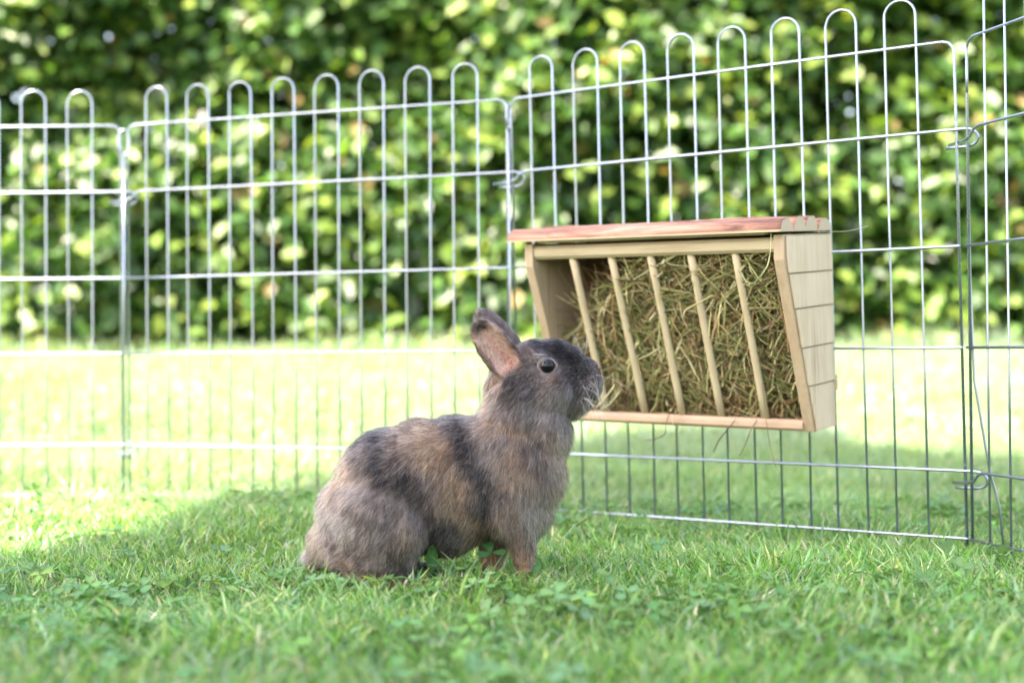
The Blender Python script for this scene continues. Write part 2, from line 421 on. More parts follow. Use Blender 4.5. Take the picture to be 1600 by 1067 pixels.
def hay_gen(k):
    while True:
        x = random.uniform(.016, LX - .018); z = random.uniform(.012, HZ - .012)
        if x < .06 and random.random() < .75: continue
        if z < top_of(x) + random.uniform(-.015, .012): break
    fy = front(z); y = fy + abs(random.gauss(0, .02)) if random.random() < .72 else random.uniform(fy, -.01)
    y = min(y, -.01)
    ln = random.choice([.015, .025, .04, .06, .085]) * random.uniform(.7, 1.2)
    a = random.gauss(-.35, .75); 
    if random.random() < .3: a = random.uniform(0, math.pi)
    d = Vector((math.cos(a), random.gauss(0, .22), math.sin(a))).normalized()
    bend = Vector((random.gauss(0, 1), random.gauss(0, .5), random.gauss(0, 1))) * ln * random.choice([.05, .12, .3])
    c = Vector((x, y, z)); P = []
    for i in range(5):
        s = i / 4 - .5; p = c + d * ln * s + bend * (s * s * 2 - .25)
        p.x = min(max(p.x, .0135), LX - .0145); p.z = min(max(p.z, .0135), HZ - .006)
        p.y = min(max(p.y, front(p.z) - .004), -.0075); P.append(p)
    return P, random.choice([.00035, .0005, .0007, .0007, .0011, .0016]), hc()
V, F, Cc = strands(4900, 4, hay_gen)
def hay_front(k):
    P, wd, c = hay_gen(k); wd = random.uniform(.0006, .0016)
    for p in P: p.y = front(p.z) - random.uniform(-.006, .005)
    c = random.choice([(.50, .46, .24), (.58, .52, .33), (.42, .42, .18), (.36, .38, .15), (.48, .33, .18), (.34, .2, .1)]); f = random.uniform(.7, 1.3)
    return P, wd, tuple(v * f for v in c)
V2, F2, C2 = strands(420, 4, hay_front); F += [tuple(i + len(V) for i in q) for q in F2]; V += V2; Cc += C2
def hay_long(k):
    P, wd, c = hay_gen(k); x = random.uniform(.05, LX - .05); z = random.uniform(.03, min(.19, top_of(x))); a = random.gauss(-.5, .7); ln = random.uniform(.07, .13)
    sag = random.uniform(-.3, .3); P = []
    for i in range(9):
        s_ = i / 8 - .5; p = Vector((x + math.cos(a) * ln * s_ - math.sin(a) * ln * sag * (s_ * s_ - .1), 0, z + math.sin(a) * ln * s_ + math.cos(a) * ln * sag * (s_ * s_ - .1)))
        p.x = min(max(p.x, .0135), LX - .0145); p.z = min(max(p.z, .014), HZ - .012); p.y = front(p.z) + .003 + .009 * math.sin(s_ * 5 + k); P.append(p)
    return P, random.uniform(.0004, .0008), tuple(v * 1.6 for v in c)
V2, F2, C2 = strands(120, 8, hay_long); F += [tuple(i + len(V) for i in q) for q in F2]; V += V2; Cc += C2
hay = link('hay', mesh_np('hay', np.array(V), F, np.array(Cc), smooth=False), M_hay); hay.matrix_basis = RM
tag(hay, 'loose dry hay filling the wooden rack behind its bars', 'hay', kind='stuff')
def straw(label, pts, wd=.0008, col=(.52, .47, .3), group=None):
    P = [Vector(p) for p in pts]; Q = []
    for i in range(len(P) - 1):
        for s in range(3):
            f = s / 3; a = P[max(i - 1, 0)]; b = P[i]; c = P[i + 1]; d = P[min(i + 2, len(P) - 1)]
            Q.append(.5 * ((2 * b) + (c - a) * f + (2 * a - 5 * b + 4 * c - d) * f * f + (3 * b - a - 3 * c + d) * f ** 3))
    Q.append(P[-1]); o0 = Q[0].copy()
    n = len(Q) - 1
    V, F, Cc = strands(1, n, lambda k: ([q - o0 for q in Q], wd, col))
    o = link('hay_stalk', mesh_np('hay_stalk', np.array(V), F, np.array(Cc), smooth=True), M_hay)
    o.matrix_basis = RM @ Matrix.Translation(o0)
    return tag(o, label, 'hay stalk', 'loose stalks hanging from the rack')
zb = .0
straw('thin pale stalk sticking out sideways beyond the roof, top right of the rack', [(LX - .06, -.05, HZ + .0012), (LX + .006, -.045, HZ + .0015), (LX + .035, -.04, HZ + .0012), (LX + .056, -.034, HZ + .0055)], .0007, (.7, .66, .5))
straw('pale green stalk dangling over the top right corner of the front frame', [(LX - .008, -.134, HZ + .001), (LX - .007, -.140, HZ - .02), (LX - .012, -.141, HZ - .035), (LX - .03, -.139, HZ - .05), (LX - .042, -.136, HZ - .037)], .0008, (.5, .52, .25))
straw('pale angled stalk crossing the fourth bar in the upper half of the rack', [(.197, -.106, .127), (.200, -.108, .134), (.222, -.110, .144), (.234, -.110, .150)], .0014, (.66, .55, .3))
straw('short thick pale stalk crossing the third bar at mid height', [(.128, -.088, .078), (.145, -.092, .084), (.158, -.095, .091)], .0016, (.5, .46, .26))
straw('long dark blade hanging lowest, below the right end of the bottom rail', [(.268, -.066, .055), (.272, -.068, .02), (.274, -.0665, -.004), (.279, -.066, -.03), (.283, -.065, -.042)], .0009, (.22, .18, .11))
straw('dark curled blade hanging below the middle of the bottom rail', [(.150, -.06, .014), (.149, -.067, .004), (.147, -.067, -.008), (.135, -.067, -.014), (.121, -.068, -.017)], .0009, (.2, .16, .1))
straw('dark forked blade hanging under the rail between the fourth and fifth bar', [(.233, -.060, .012), (.225, -.067, .0), (.215, -.068, -.012), (.207, -.067, -.026)], .0010, (.2, .17, .1))
straw('thin blade hanging under the rail close to the fifth bar', [(.258, -.060, .012), (.252, -.067, -.002), (.246, -.067, -.016), (.239, -.066, -.028)], .0008, (.24, .2, .12))
straw('long thin curled stalk hanging under the rail between third and fourth bar', [(.172, -.060, .013), (.165, -.067, .002), (.164, -.067, -.014), (.176, -.066, -.026), (.188, -.065, -.040)], .0005, (.42, .36, .2))
straw('bright stalk leaning over the bottom rail beside the third bar', [(.163, -.056, .02), (.157, -.066, .013), (.158, -.0665, .0)], .0008, (.62, .5, .3))
straw('pale stalk lying across the foot of the first bar', [(.055, -.064, .018), (.075, -.069, .035), (.088, -.074, .047)], .0013, (.62, .58, .36))
straw('pale broad stalk slanting between the first and second bar', [(.062, -.066, .016), (.078, -.068, .025), (.094, -.073, .040)], .0014, (.5, .5, .3))

# ================================================================== HEDGE
def leaf_cloud(Pn, Nrm, size, col, elong=1.45, fold=.25):
    """four-triangle folded leaves: P (n,3) base, N (n,3) normals"""
    n = len(Pn); a = RNG.normal(size=(n, 3)); Nrm = Nrm / np.linalg.norm(Nrm, axis=1, keepdims=True)
    X = np.cross(Nrm, a); X /= np.linalg.norm(X, axis=1, keepdims=True); Y = np.cross(Nrm, X)
    s = size[:, None]; L = s * elong
    base = Pn; tip = Pn + X * L
    l1 = Pn + X * L * .28 + Y * s * .46 + Nrm * s * fold * .5; l2 = Pn + X * L * .70 + Y * s * .38 + Nrm * s * fold * .4
    r1 = Pn + X * L * .28 - Y * s * .46 + Nrm * s * fold * .5; r2 = Pn + X * L * .70 - Y * s * .38 + Nrm * s * fold * .4
    tip = tip - Nrm * s * .12
    V = np.stack([base, l1, l2, tip, r2, r1], 1).reshape(-1, 3)
    i = np.arange(n)[:, None] * 6
    F = np.concatenate([i + np.array([0, 3, 2, 1]), i + np.array([0, 5, 4, 3])], 0)
    return V, F, np.repeat(col, 6, 0)
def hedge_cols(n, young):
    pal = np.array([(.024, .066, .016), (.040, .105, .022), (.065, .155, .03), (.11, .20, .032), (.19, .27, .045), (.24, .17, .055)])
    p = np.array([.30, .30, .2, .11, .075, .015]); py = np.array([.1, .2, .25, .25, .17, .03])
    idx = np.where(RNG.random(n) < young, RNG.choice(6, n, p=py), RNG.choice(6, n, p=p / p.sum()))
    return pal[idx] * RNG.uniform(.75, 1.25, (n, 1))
HY = 4.75; HTOP = 2.35
def hedge_pts(n, x0, x1, dmin, dmax):
    x = RNG.uniform(x0, x1, n); z = RNG.uniform(.0, HTOP, n)
    bump = (vnoise(x, z, 2.6, 3) - .5) * .26 + (vnoise(x, z, 6.5, 5) - .5) * .14
    dep = dmin + (dmax - dmin) * RNG.random(n)
    y = HY + bump + dep - .02 * z
    g = 0.205
    return np.stack([x, y, z * (HTOP - g) / HTOP + g - .02], 1), dep
parts = []
P1, d1 = hedge_pts(52000, -3.0, 3.0, 0, .30); P2, d2 = hedge_pts(60000, -3.2, 3.2, .25, .95); P3, d3 = hedge_pts(14000, -7, -3, 0, .8); P4, d4 = hedge_pts(14000, 3, 7, 0, .8)
Pt = np.stack([RNG.uniform(-7, 7, 9000), RNG.uniform(HY, HY + .9, 9000), HTOP + RNG.normal(0, .05, 9000)], 1)
Pall = np.concatenate([P1, P2, P3, P4, Pt]); dep = np.concatenate([d1, d2, d3, d4, np.zeros(9000)])
nn = len(Pall)
Nr = np.array([0, -.75, .75]) + RNG.normal(0, .55, (nn, 3))
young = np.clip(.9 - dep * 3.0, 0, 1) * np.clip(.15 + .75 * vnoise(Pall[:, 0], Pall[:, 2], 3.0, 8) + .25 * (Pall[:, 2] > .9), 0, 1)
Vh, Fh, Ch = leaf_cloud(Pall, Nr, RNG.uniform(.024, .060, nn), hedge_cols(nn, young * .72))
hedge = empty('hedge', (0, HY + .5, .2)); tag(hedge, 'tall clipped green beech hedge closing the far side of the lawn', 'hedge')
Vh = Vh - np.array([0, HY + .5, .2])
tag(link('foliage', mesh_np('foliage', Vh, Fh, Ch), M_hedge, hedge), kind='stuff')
# separate leaves standing proud of the hedge face
lv = []
for q, base in enumerate([(.05, .12, .02), (.10, .19, .03), (.14, .22, .04), (.18, .26, .05), (.26, .19, .07)]):
    Vl, Fl, Cl = leaf_cloud(np.zeros((1, 3)), np.array([[0, 0, 1.]]), np.array([.050]), np.array([base]))
    lv.append(mesh_np('leaf', Vl, Fl, Cl)); lv[-1].materials.append(M_hedge)
for k in range(300):
    x = random.uniform(-1.85, 1.85); z = random.uniform(.25, 1.42)
    bump = float((vnoise(x, z, 2.6, 3) - .5) * .26 + (vnoise(x, z, 6.5, 5) - .5) * .14)
    me = random.choices(lv, [3, 3, 3, 2, .4])[0]
    o = link('leaf', me, None, hedge)
    nv = Vector((random.gauss(0, .4), -.7 + random.gauss(0, .3), .7 + random.gauss(0, .3)))
    o.matrix_basis = Matrix.Translation((x, bump - .5 - random.uniform(.0, .05), z - .2)) @ nv.to_track_quat('Z', 'Y').to_matrix().to_4x4() @ Matrix.Rotation(random.uniform(0, 6.28), 4, 'Z') @ Matrix.Scale(random.uniform(.8, 1.25), 4)
for k in range(26):
    x = -6.5 + k * .52 + random.uniform(-.1, .1); m = MB()
    for b in range(5):
        p = Vector((x, random.uniform(.15, .35), -.05)); q = [p.copy()]
        dr = Vector((random.gauss(0, .25), abs(random.gauss(0, .06)), 1))
        for s in range(6): p = p + dr * .34 * random.uniform(.8, 1.1); dr += Vector((random.gauss(0, .2), abs(random.gauss(0, .03)), 0)); q.append(p.copy())
        m.tube(q, [.018 * (1 - i / 7) + .003 for i in range(7)], 6)
    m.build('stem', M_trunk, hedge, True)

# ================================================================== SHADE TREE (out of frame, behind and left of the camera)
def bound(x):
    return np.interp(x, [-1.8, -1.0, -.62, -.46, -.36, -.22, .0, .2, .55, .70, .85, 1.2, 1.9], [.75, 1.18, 1.30, 1.35, 1.56, 1.98, 2.45, 2.72, 2.72, 2.5, 2.15, 2.0, 1.5])
n = 60000; gx_ = RNG.uniform(-1.9, 2.1, n); gy_ = RNG.uniform(-1.3, 3.0, n)
edge = bound(gx_) + RNG.normal(0, .08, n) + (vnoise(gx_, gy_, 5, 2) - .5) * .42
keep = (gy_ < edge) & (((gx_ - .1) / 2.0) ** 2 + ((gy_ - .9) / 2.3) ** 2 < 1)
gx_, gy_ = gx_[keep], gy_[keep]; m_ = len(gx_)
h = 4.4 + (vnoise(gx_, gy_, 1.5, 4)) * 1.6 + RNG.normal(0, .35, m_)
k_ = h / SUN_TO.z
Pc = np.stack([gx_ + SUN_TO.x * k_, gy_ + SUN_TO.y * k_, h], 1)
cc = np.array([(.04, .09, .02)]) * RNG.uniform(.7, 1.5, (m_, 1))
Vt, Ft, Ct = leaf_cloud(Pc, np.array([0, 0, 1.]) + RNG.normal(0, .5, (m_, 3)), RNG.uniform(.05, .08, m_), cc)
cx, cy = Pc[:, 0].mean(), Pc[:, 1].mean()
TB = Vector((cx - .6, cy - .9, 0))
tree = empty('garden_tree', TB); tag(tree, 'leafy garden tree outside the picture whose crown shades the near grass', 'tree')
tag(link('crown', mesh_np('crown', Vt - np.array(TB), Ft, Ct), M_crown, tree), kind='stuff')
MB().tube([(0, 0, -.1), (.02, .02, .8), (.1, .1, 2.0), (.3, .4, 3.4), (.6, .8, 4.8)], [.17, .13, .11, .08, .03], 12).build('trunk', M_trunk, tree, True)
for k in range(14):
    a = k * 2.4; e = Vector((cx - TB.x + math.cos(a) * 1.5 * random.uniform(.4, 1), cy - TB.y + math.sin(a) * 1.6 * random.uniform(.4, 1), 5.0 + random.uniform(-.3, .3)))
    s = Vector((.15 + .012 * k, .2 + .02 * k, 2.2 + .12 * k)); mid = s.lerp(e, .5) + Vector((0, 0, .1))
    MB().tube([s, s.lerp(mid, .5), mid, mid.lerp(e, .5), e], [.05, .04, .03, .02, .008], 7).build('limb', M_trunk, tree, True)
#RABBIT
# ================================================================== RABBIT
RS = 1670.0; RY = 1.33
def RP(px, py, d=0):
    """side-plane coordinates (x right, y down, d away; 1/1670 m each) -> metres in the rabbit's own frame"""
    return Vector(((px - 700) / RS, d / RS, (924 - py) / RS))
RORG = Vector(((700 - 800) / RS, RY, 0.0))
bm = bmesh.new()
def ell(px, py, d, rx, ry, rd, ang=0, tilt=0):
    M = Matrix.Translation(RP(px, py, d)) @ Matrix.Rotation(R(ang), 4, 'Y') @ Matrix.Rotation(R(tilt), 4, 'Z') @ Matrix.Diagonal((rx / RS, rd / RS, ry / RS, 1))
    bmesh.ops.create_icosphere(bm, subdivisions=4, radius=1, matrix=M)
def cap(p, q, r0, r1, n=10):
    for i in range(n + 1):
        f = i / n; a = [p[k] * (1 - f) + q[k] * f for k in range(3)]; r = r0 * (1 - f) + r1 * f
        bmesh.ops.create_icosphere(bm, subdivisions=3, radius=r / RS, matrix=Matrix.Translation(RP(*a)))
ell(583, 806, 0, 84, 88, 84)            # rump
ell(567, 842, 0, 80, 60, 82)
ell(617, 762, 0, 92, 93, 82, 10)
ell(664, 755, 0, 92, 97, 78)
ell(722, 748, 0, 96, 96, 72)
ell(776, 728, 0, 84, 86, 64, 8)
ell(690, 800, 0, 76, 64, 62)
ell(808, 728, 0, 72, 86, 58, -8)         # chest
ell(800, 788, 0, 62, 54, 50)
ell(843, 668, 0, 47, 60, 44, -6)
ell(800, 655, 0, 54, 46, 48, -30)
ell(812, 618, 0, 50, 56, 44)            # neck
ell(838, 578, 0, 46, 46, 40)             # skull
ell(852, 612, 0, 48, 40, 42)             # cheeks
ell(868, 588, 0, 46, 42, 35, 22)
ell(884, 567, 0, 50, 27, 25, 33)         # bridge
ell(919, 575, 0, 20, 14, 13, 28)
ell(898, 606, 0, 34, 36, 27)
ell(918, 598, 0, 23, 30, 21)             # muzzle
ell(914, 588, 10, 18, 16, 12); ell(914, 588, -10, 18, 16, 12)
ell(893, 628, 0, 24, 18, 20)             # chin
for sgn in (-1, 1):
    ell(844, 562, sgn * 30, 24, 14, 10, 15)              # brow
    ell(862, 605, sgn * 27, 30, 26, 16)                  # cheek pad
    ell(600, 808, sgn * 62, 70, 64, 38, 25)              # thigh
    ell(586, 862, sgn * 62, 66, 30, 28, 4)
    cap((560, 892, sgn * 66), (662, 902, sgn * 70), 20, 15)    # long hind foot
    ell(668, 903, sgn * 70, 20, 12, 16)
    ell(786, 770, sgn * 40, 42, 62, 24, -8)              # shoulder
cap((806, 800, -26), (816, 868, -24), 31, 16); cap((816, 868, -24), (818, 908, -24), 15, 13); ell(826, 912, -24, 19, 9, 13)
cap((780, 800, 14), (766, 862, 12), 35, 20); cap((766, 862, 12), (768, 908, 12), 19, 15); ell(776, 912, 12, 20, 9, 13)
ell(496, 866, 0, 22, 20, 20)             # tail
EARS = []
def ear(B, T, wbase, wmid, d0, d1, cup, th, face):
    B2 = np.array(B, float); T2 = np.array(T, float); ax = T2 - B2; L = np.linalg.norm(ax); ax /= L; pr = np.array([-ax[1], ax[0]])
    EARS.append((B2, ax, pr, L, wmid))
    nl, na = 26, 14; G = []
    for i in range(nl + 1):
        l = i / nl
        wd = (wbase + (wmid - wbase) * min(1, l / .38) ** .8) if l < .38 else wmid * math.sqrt(max(0, 1 - ((l - .38) / .62) ** 2.6))
        wd = max(wd, 2); row = []
        for j in range(na + 1):
            a = -1 + 2 * j / na
            curl = 1 - .22 * (a * a)
            q = B2 + ax * L * l + pr * wd * a * curl
            d = d0 + (d1 - d0) * l + face * cup * (1 - abs(a) ** 1.8) * (1 - .55 * l) 
            row.append(RP(q[0], q[1], d))
        G.append(row)
    vs = {}
    for side in (0, 1):
        for i in range(nl + 1):
            for j in range(na + 1):
                du = G[min(i + 1, nl)][j] - G[max(i - 1, 0)][j]; dv = G[i][min(j + 1, na)] - G[i][max(j - 1, 0)]
                nn_ = du.cross(dv).normalized()
                vs[side, i, j] = bm.verts.new(G[i][j] + nn_ * th * (1 if side else -1))
    for i in range(nl):
        for j in range(na):
            bm.faces.new([vs[0, i, j], vs[0, i + 1, j], vs[0, i + 1, j + 1], vs[0, i, j + 1]])
            bm.faces.new([vs[1, i, j], vs[1, i, j + 1], vs[1, i + 1, j + 1], vs[1, i + 1, j]])
    for i in range(nl):
        bm.faces.new([vs[0, i, 0], vs[1, i, 0], vs[1, i + 1, 0], vs[0, i + 1, 0]]); bm.faces.new([vs[0, i, na], vs[0, i + 1, na], vs[1, i + 1, na], vs[1, i, na]])
    for j in range(na):
        bm.faces.new([vs[0, 0, j], vs[0, 0, j + 1], vs[1, 0, j + 1], vs[1, 0, j]]); bm.faces.new([vs[0, nl, j], vs[1, nl, j], vs[1, nl, j + 1], vs[0, nl, j + 1]])
ear((810, 592), (747, 506), 25, 31, -30, -46, 24, .0019, 1)
ear((812, 566), (747, 486), 22, 27, 24, 34, 18, .0018, -1)
bmesh.ops.recalc_face_normals(bm, faces=bm.faces)
tmp_me = bpy.data.meshes.new('tmp'); bm.to_mesh(tmp_me); bm.free()
tmp = bpy.data.objects.new('tmp', tmp_me); C.objects.link(tmp)
md = tmp.modifiers.new('r', 'REMESH'); md.mode = 'VOXEL'; md.voxel_size = .00155; md.use_smooth_shade = True
md = tmp.modifiers.new('s', 'SMOOTH'); md.factor = .5; md.iterations = 3
# stronger smoothing away from the ears (position-based vertex group is not possible before the remesh: smooth in numpy below)
dg = bpy.context.evaluated_depsgraph_get()
body_me = bpy.data.meshes.new_from_object(tmp.evaluated_get(dg))
bpy.data.objects.remove(tmp)
nv = len(body_me.vertices); co = np.empty(nv * 3, np.float32); body_me.vertices.foreach_get('co', co); co = co.reshape(-1, 3).astype(float)
ne = len(body_me.edges); ed = np.empty(ne * 2, np.int32); body_me.edges.foreach_get('vertices', ed); ed = ed.reshape(-1, 2)
deg = np.bincount(ed.ravel(), minlength=nv)[:, None]
def toP(c): return c[:, 0] * RS + 700, 924 - c[:, 2] * RS, c[:, 1] * RS
px_, py_, pd_ = toP(co)
earw = np.zeros(nv)
for B2, ax, pr, L, wm in EARS:
    l = ((px_ - B2[0]) * ax[0] + (py_ - B2[1]) * ax[1]) / L
    earw = np.maximum(earw, np.clip((l - .12) / .2, 0, 1) * (np.abs((px_ - B2[0]) * pr[0] + (py_ - B2[1]) * pr[1]) < 60))
headw = np.clip((px_ - 800) / 40, 0, 1) * np.clip((665 - py_) / 30, 0, 1)
legw = np.clip((py_ - 850) / 20, 0, 1)
amt = .5 * (1 - earw) * (1 - .0 * headw)
def lap(c):
    s = np.zeros_like(c); 
    for k in range(3): s[:, k] = np.bincount(ed[:, 0], c[ed[:, 1], k], nv) + np.bincount(ed[:, 1], c[ed[:, 0], k], nv)
    return s / deg - c
for it in range(46):
    wgt = amt * (1 if it < 8 else (1 - headw)) * (1 if it < 14 else (1 - legw))
    co = co + lap(co) * wgt[:, None]
px_, py_, pd_ = toP(co)
nzl = vnoise(px_, py_ + pd_, .018, 3) - .5
body_me.vertices.foreach_set('co', co.astype(np.float32).ravel()); body_me.update()
nor = np.empty(nv * 3, np.float32); body_me.vertices.foreach_get('normal', nor); nor = nor.reshape(-1, 3).astype(float)
# gentle muscle and fur-bulk relief
co = co + nor * ((vnoise(px_ + pd_, py_, .022, 5) - .5) * .0022 * (1 - earw) * (1 - headw))[:, None]
body_me.vertices.foreach_set('co', co.astype(np.float32).ravel()); body_me.update()

def blob(x, y, cx, cy, rx, ry, ang=0, p=1.6):
    c, s = math.cos(R(ang)), math.sin(R(ang)); u = ((x - cx) * c + (y - cy) * s) / rx; v = (-(x - cx) * s + (y - cy) * c) / ry
    return np.exp(-(u * u + v * v) ** p)
DK = (.016, .013, .016); GR = (.12, .105, .115); TAN = (.50, .31, .20); CRM = (.42, .36, .30); LG = (.32, .285, .28); BRN = (.13, .07, .04)
def coat(x, y, d, n):
    """coat colour by place: the animal's own brindle of slate, grey and tan"""
    w1 = (vnoise(x, y + d * .7, .03, 21) - .5) * 34; w2 = (vnoise(x, y - d * .7, .03, 22) - .5) * 34
    w3 = (vnoise(x + y * .5, y - x * .5, .16, 23) - .5) * 26
    X = x + w1 + w3; Y = y + w2 + w3
    c = np.zeros((len(x), 3)) + np.array((.19, .16, .15))
    m = vnoise(X + d, Y * .6, .035, 24)[:, None]; c = c * (.45 + 1.15 * m)
    def put(col, wgt, k=1.0):
        nonlocal c
        wgt = np.clip(wgt * k, 0, 1)[:, None]; c = c * (1 - wgt) + np.array(col) * wgt
    # body: light first, dark bands on top
    put(TAN, blob(X, Y, 532, 728, 28, 44, 35), .85); put(TAN, blob(X, Y, 668, 684, 26, 48, -38), .8)
    put(TAN, blob(X, Y, 716, 772, 19, 66, -22), .85); put(TAN, blob(X, Y, 796, 662, 52, 14, -6), .7)
    put(TAN, blob(X, Y, 812, 730, 26, 32, -20), .6); put(CRM, blob(X, Y, 845, 790, 40, 34), .6)
    put(TAN, blob(X, Y, 492, 800, 14, 60), .55); put(LG, blob(X, Y, 618, 806, 40, 34, -40), .65)
    put(TAN, blob(X, Y, 640, 815, 14, 26, -30), .45); put(TAN, blob(X, Y, 562, 866, 34, 14), .5)
    put(LG, blob(X, Y, 540, 800, 30, 18, 30), .5)
    put(TAN, blob(X, Y, 878, 720, 20, 70), .40); put(TAN, blob(X, Y, 790, 800, 26, 26), .35)
    put(DK, blob(X, Y, 596, 708, 24, 54, -48), .93); put(DK, blob(X, Y, 640, 748, 17, 50, -50), .88)
    put(DK, blob(X, Y, 722, 700, 22, 58, -22), .9); put(DK, blob(X, Y, 752, 780, 18, 60, -14), .85)
    put(DK, blob(X, Y, 566, 786, 44, 12, 26), .8); put(DK, blob(X, Y, 636, 842, 12, 34, -22), .6); put(DK, blob(X, Y, 536, 832, 30, 9, 30), .5); put(DK, blob(X, Y, 694, 828, 20, 44, -18), .85)
    put(DK, blob(X, Y, 520, 850, 30, 14, 20), .5); put(DK, blob(X, Y, 636, 880, 42, 16, 8), .7)
    put(DK, blob(X, Y, 646, 664, 40, 12, -8), .5); put(DK, blob(X, Y, 834, 700, 14, 30), .35)
    put((.42, .22, .15), blob(X, Y, 764, 872, 26, 34), .85); put((.46, .27, .19), blob(X, Y, 815, 878, 22, 44), .85)
    # head
    hd = np.clip((x - 752) / 30, 0, 1) * np.clip((662 - y) / 22, 0, 1)
    x2 = x + w3 * .5; y2 = y + w3 * .5
    base = np.zeros_like(c) + np.array((.125, .110, .115))
    c = c * (1 - hd[:, None]) + base * hd[:, None]
    put(LG, blob(x2, y2, 862, 634, 44, 20) * hd, .85); put(LG, blob(x2, y2, 876, 614, 24, 14) * hd, .6)
    put((.035, .030, .034), blob(x2, y2, 880, 553, 52, 19, 30) * hd, .92); put((.035, .03, .034), blob(x2, y2, 850, 537, 34, 12, 8) * hd, .85)
    put((.02, .017, .018), blob(x2, y2, 905, 588, 12, 28) * hd, .85); put(DK, blob(x2, y2, 812, 566, 24, 34) * hd, .6); put(DK, blob(x2, y2, 800, 600, 40, 12, 10) * hd, .5)
    put(LG, blob(x2, y2, 832, 558, 20, 7, 10) * hd, .4); put(BRN, blob(x2, y2, 868, 591, 17, 7, -5) * hd, .85)
    put((.42, .29, .20), blob(x2, y2, 838, 523, 28, 8, 0) * hd, .75)
    put((.17, .14, .135), blob(x2, y2, 930, 596, 10, 20) * hd, .7); put((.24, .20, .19), blob(x2, y2, 918, 620, 14, 12) * hd, .5)
    put((.32, .26, .25), blob(x2, y2, 842, 586, 12, 5, 25) * hd, .45)
    put(TAN, blob(X, Y, 762, 612, 16, 40, 10), .7); put((.24, .19, .17), blob(X, Y, 778, 640, 26, 16), .5)
    # pale underside of the tail
    put((.42, .40, .40), blob(x, y, 470, 872, 15, 18) * (np.abs(d) < 30), .9)
    # ears
    for k, (B2, ax, pr, L, wm) in enumerate(EARS):
        l = ((x - B2[0]) * ax[0] + (y - B2[1]) * ax[1]) / L; a = ((x - B2[0]) * pr[0] + (y - B2[1]) * pr[1]) / wm
        e = np.clip((l - .1) / .12, 0, 1) * (l < 1.2) * (np.abs(a) < 1.5) * ((d < -8) if k == 0 else (d > 8))
        put((.115, .095, .095), e, .95)
        inner = e * (n[:, 1] < -.15) if k == 0 else e * 0
        put((.50, .35, .30), inner * np.clip((.78 - np.abs(a)) / .18, 0, 1) * np.clip((.93 - l) / .12, 0, 1) * np.clip((l - .12) / .1, 0, 1), .95)
        put((.40, .21, .18), inner * blob(l, a, .25, .12, .2, .3), .45)
        put((.50, .17, .16), inner * np.exp(-((a - .08 + (l - .5) * .2) / .045) ** 2) * (l < .8) * (l > .2), .55)
    return c
col_v = coat(*toP(co), nor)
ca = body_me.color_attributes.new('Col', 'FLOAT_COLOR', 'POINT')
c4 = np.ones((nv, 4), np.float32); c4[:, :3] = col_v * .8; ca.data.foreach_set('color', c4.ravel())
M_skin = attr_mat('rabbit_undercoat', .85, .15)
rabbit = empty('rabbit', RORG); tag(rabbit, 'brindled grey and tan dwarf rabbit sitting in grass, nose raised to the hay rack', 'rabbit')
body_me.materials.clear()
body = link('body', body_me, M_skin, rabbit)
tree_b = BVHTree.FromObject(body, dg) if False else BVHTree.FromPolygons([Vector(v) for v in co], [list(p.vertices) for p in body_me.polygons])

# eyes
M_eye, te, pe = new_mat('glossy_dark_eye')
tc = N(te, 'ShaderNodeTexCoord'); ln = te.nodes.new('ShaderNodeVectorMath'); ln.operation = 'LENGTH'
sx = te.nodes.new('ShaderNodeSeparateXYZ'); te.links.new(tc.outputs['Object'], sx.inputs[0])
cx_ = te.nodes.new('ShaderNodeCombineXYZ'); te.links.new(sx.outputs[0], cx_.inputs[0]); te.links.new(sx.outputs[1], cx_.inputs[1]); te.links.new(cx_.outputs[0], ln.inputs[0])
te.links.new(ramp(te, ln.outputs['Value'], [(0.0, (.003, .003, .004)), (.0042, (.004, .004, .006)), (.0056, (.035, .02, .015)), (.0075, (.02, .012, .01))]), pe.inputs['Base Color'])
pe.inputs['Roughness'].default_value = .06; pe.inputs['Specular IOR Level'].default_value = .28
M_lid = attr_mat('eyelid_skin', .7, .2)
EYES = []
for sgn in (-1, 1):
    hit, hn, _, _ = tree_b.ray_cast(RP(854, 572, sgn * 200), Vector((0, -sgn, 0)))
    ax_ = (hn * .6 + Vector((.12, sgn * 1.0, .10))).normalized()
    r = 12.4 / RS; cen = hit - ax_ * r * .52
    EYES.append(hit)
    q = ax_.to_track_quat('Z', 'Y').to_matrix().to_4x4()
    b2 = bmesh.new(); bmesh.ops.create_uvsphere(b2, u_segments=40, v_segments=28, radius=r); me = bpy.data.meshes.new('eye'); b2.to_mesh(me); b2.free()
    me.polygons.foreach_set('use_smooth', [True] * len(me.polygons))
    e = link('eye', me, M_eye, body, Matrix.Translation(cen) @ q)
    m = MB(); n = 28
    for f, (rr_, zz) in enumerate([(.90, .42), (.97, .56), (1.10, .50), (1.28, .22), (1.40, -.15)]):
        for k in range(n):
            t_ = 2 * math.pi * k / n; al = 1.0 + (.12 if abs(math.cos(t_)) > .93 else 0)
            m.V.append(Vector((math.cos(t_) * rr_ * r * al, math.sin(t_) * rr_ * r * .96, zz * r)))
    for f in range(4):
        for k in range(n): m.F.append([f * n + k, f * n + (k + 1) % n, (f + 1) * n + (k + 1) % n, (f + 1) * n + k])
    lid = m.build('eyelid', M_lid, body, True, M=Matrix.Translation(cen) @ q)
    cl = lid.data.color_attributes.new('Col', 'FLOAT_COLOR', 'POINT')
    cv = np.ones((5 * n, 4), np.float32); cv[:n, :3] = (.03, .022, .022); cv[n:2 * n, :3] = (.10, .07, .07); cv[2 * n:3 * n, :3] = (.22, .17, .165); cv[3 * n:, :3] = (.16, .13, .13); cl.data.foreach_set('color', cv.ravel())
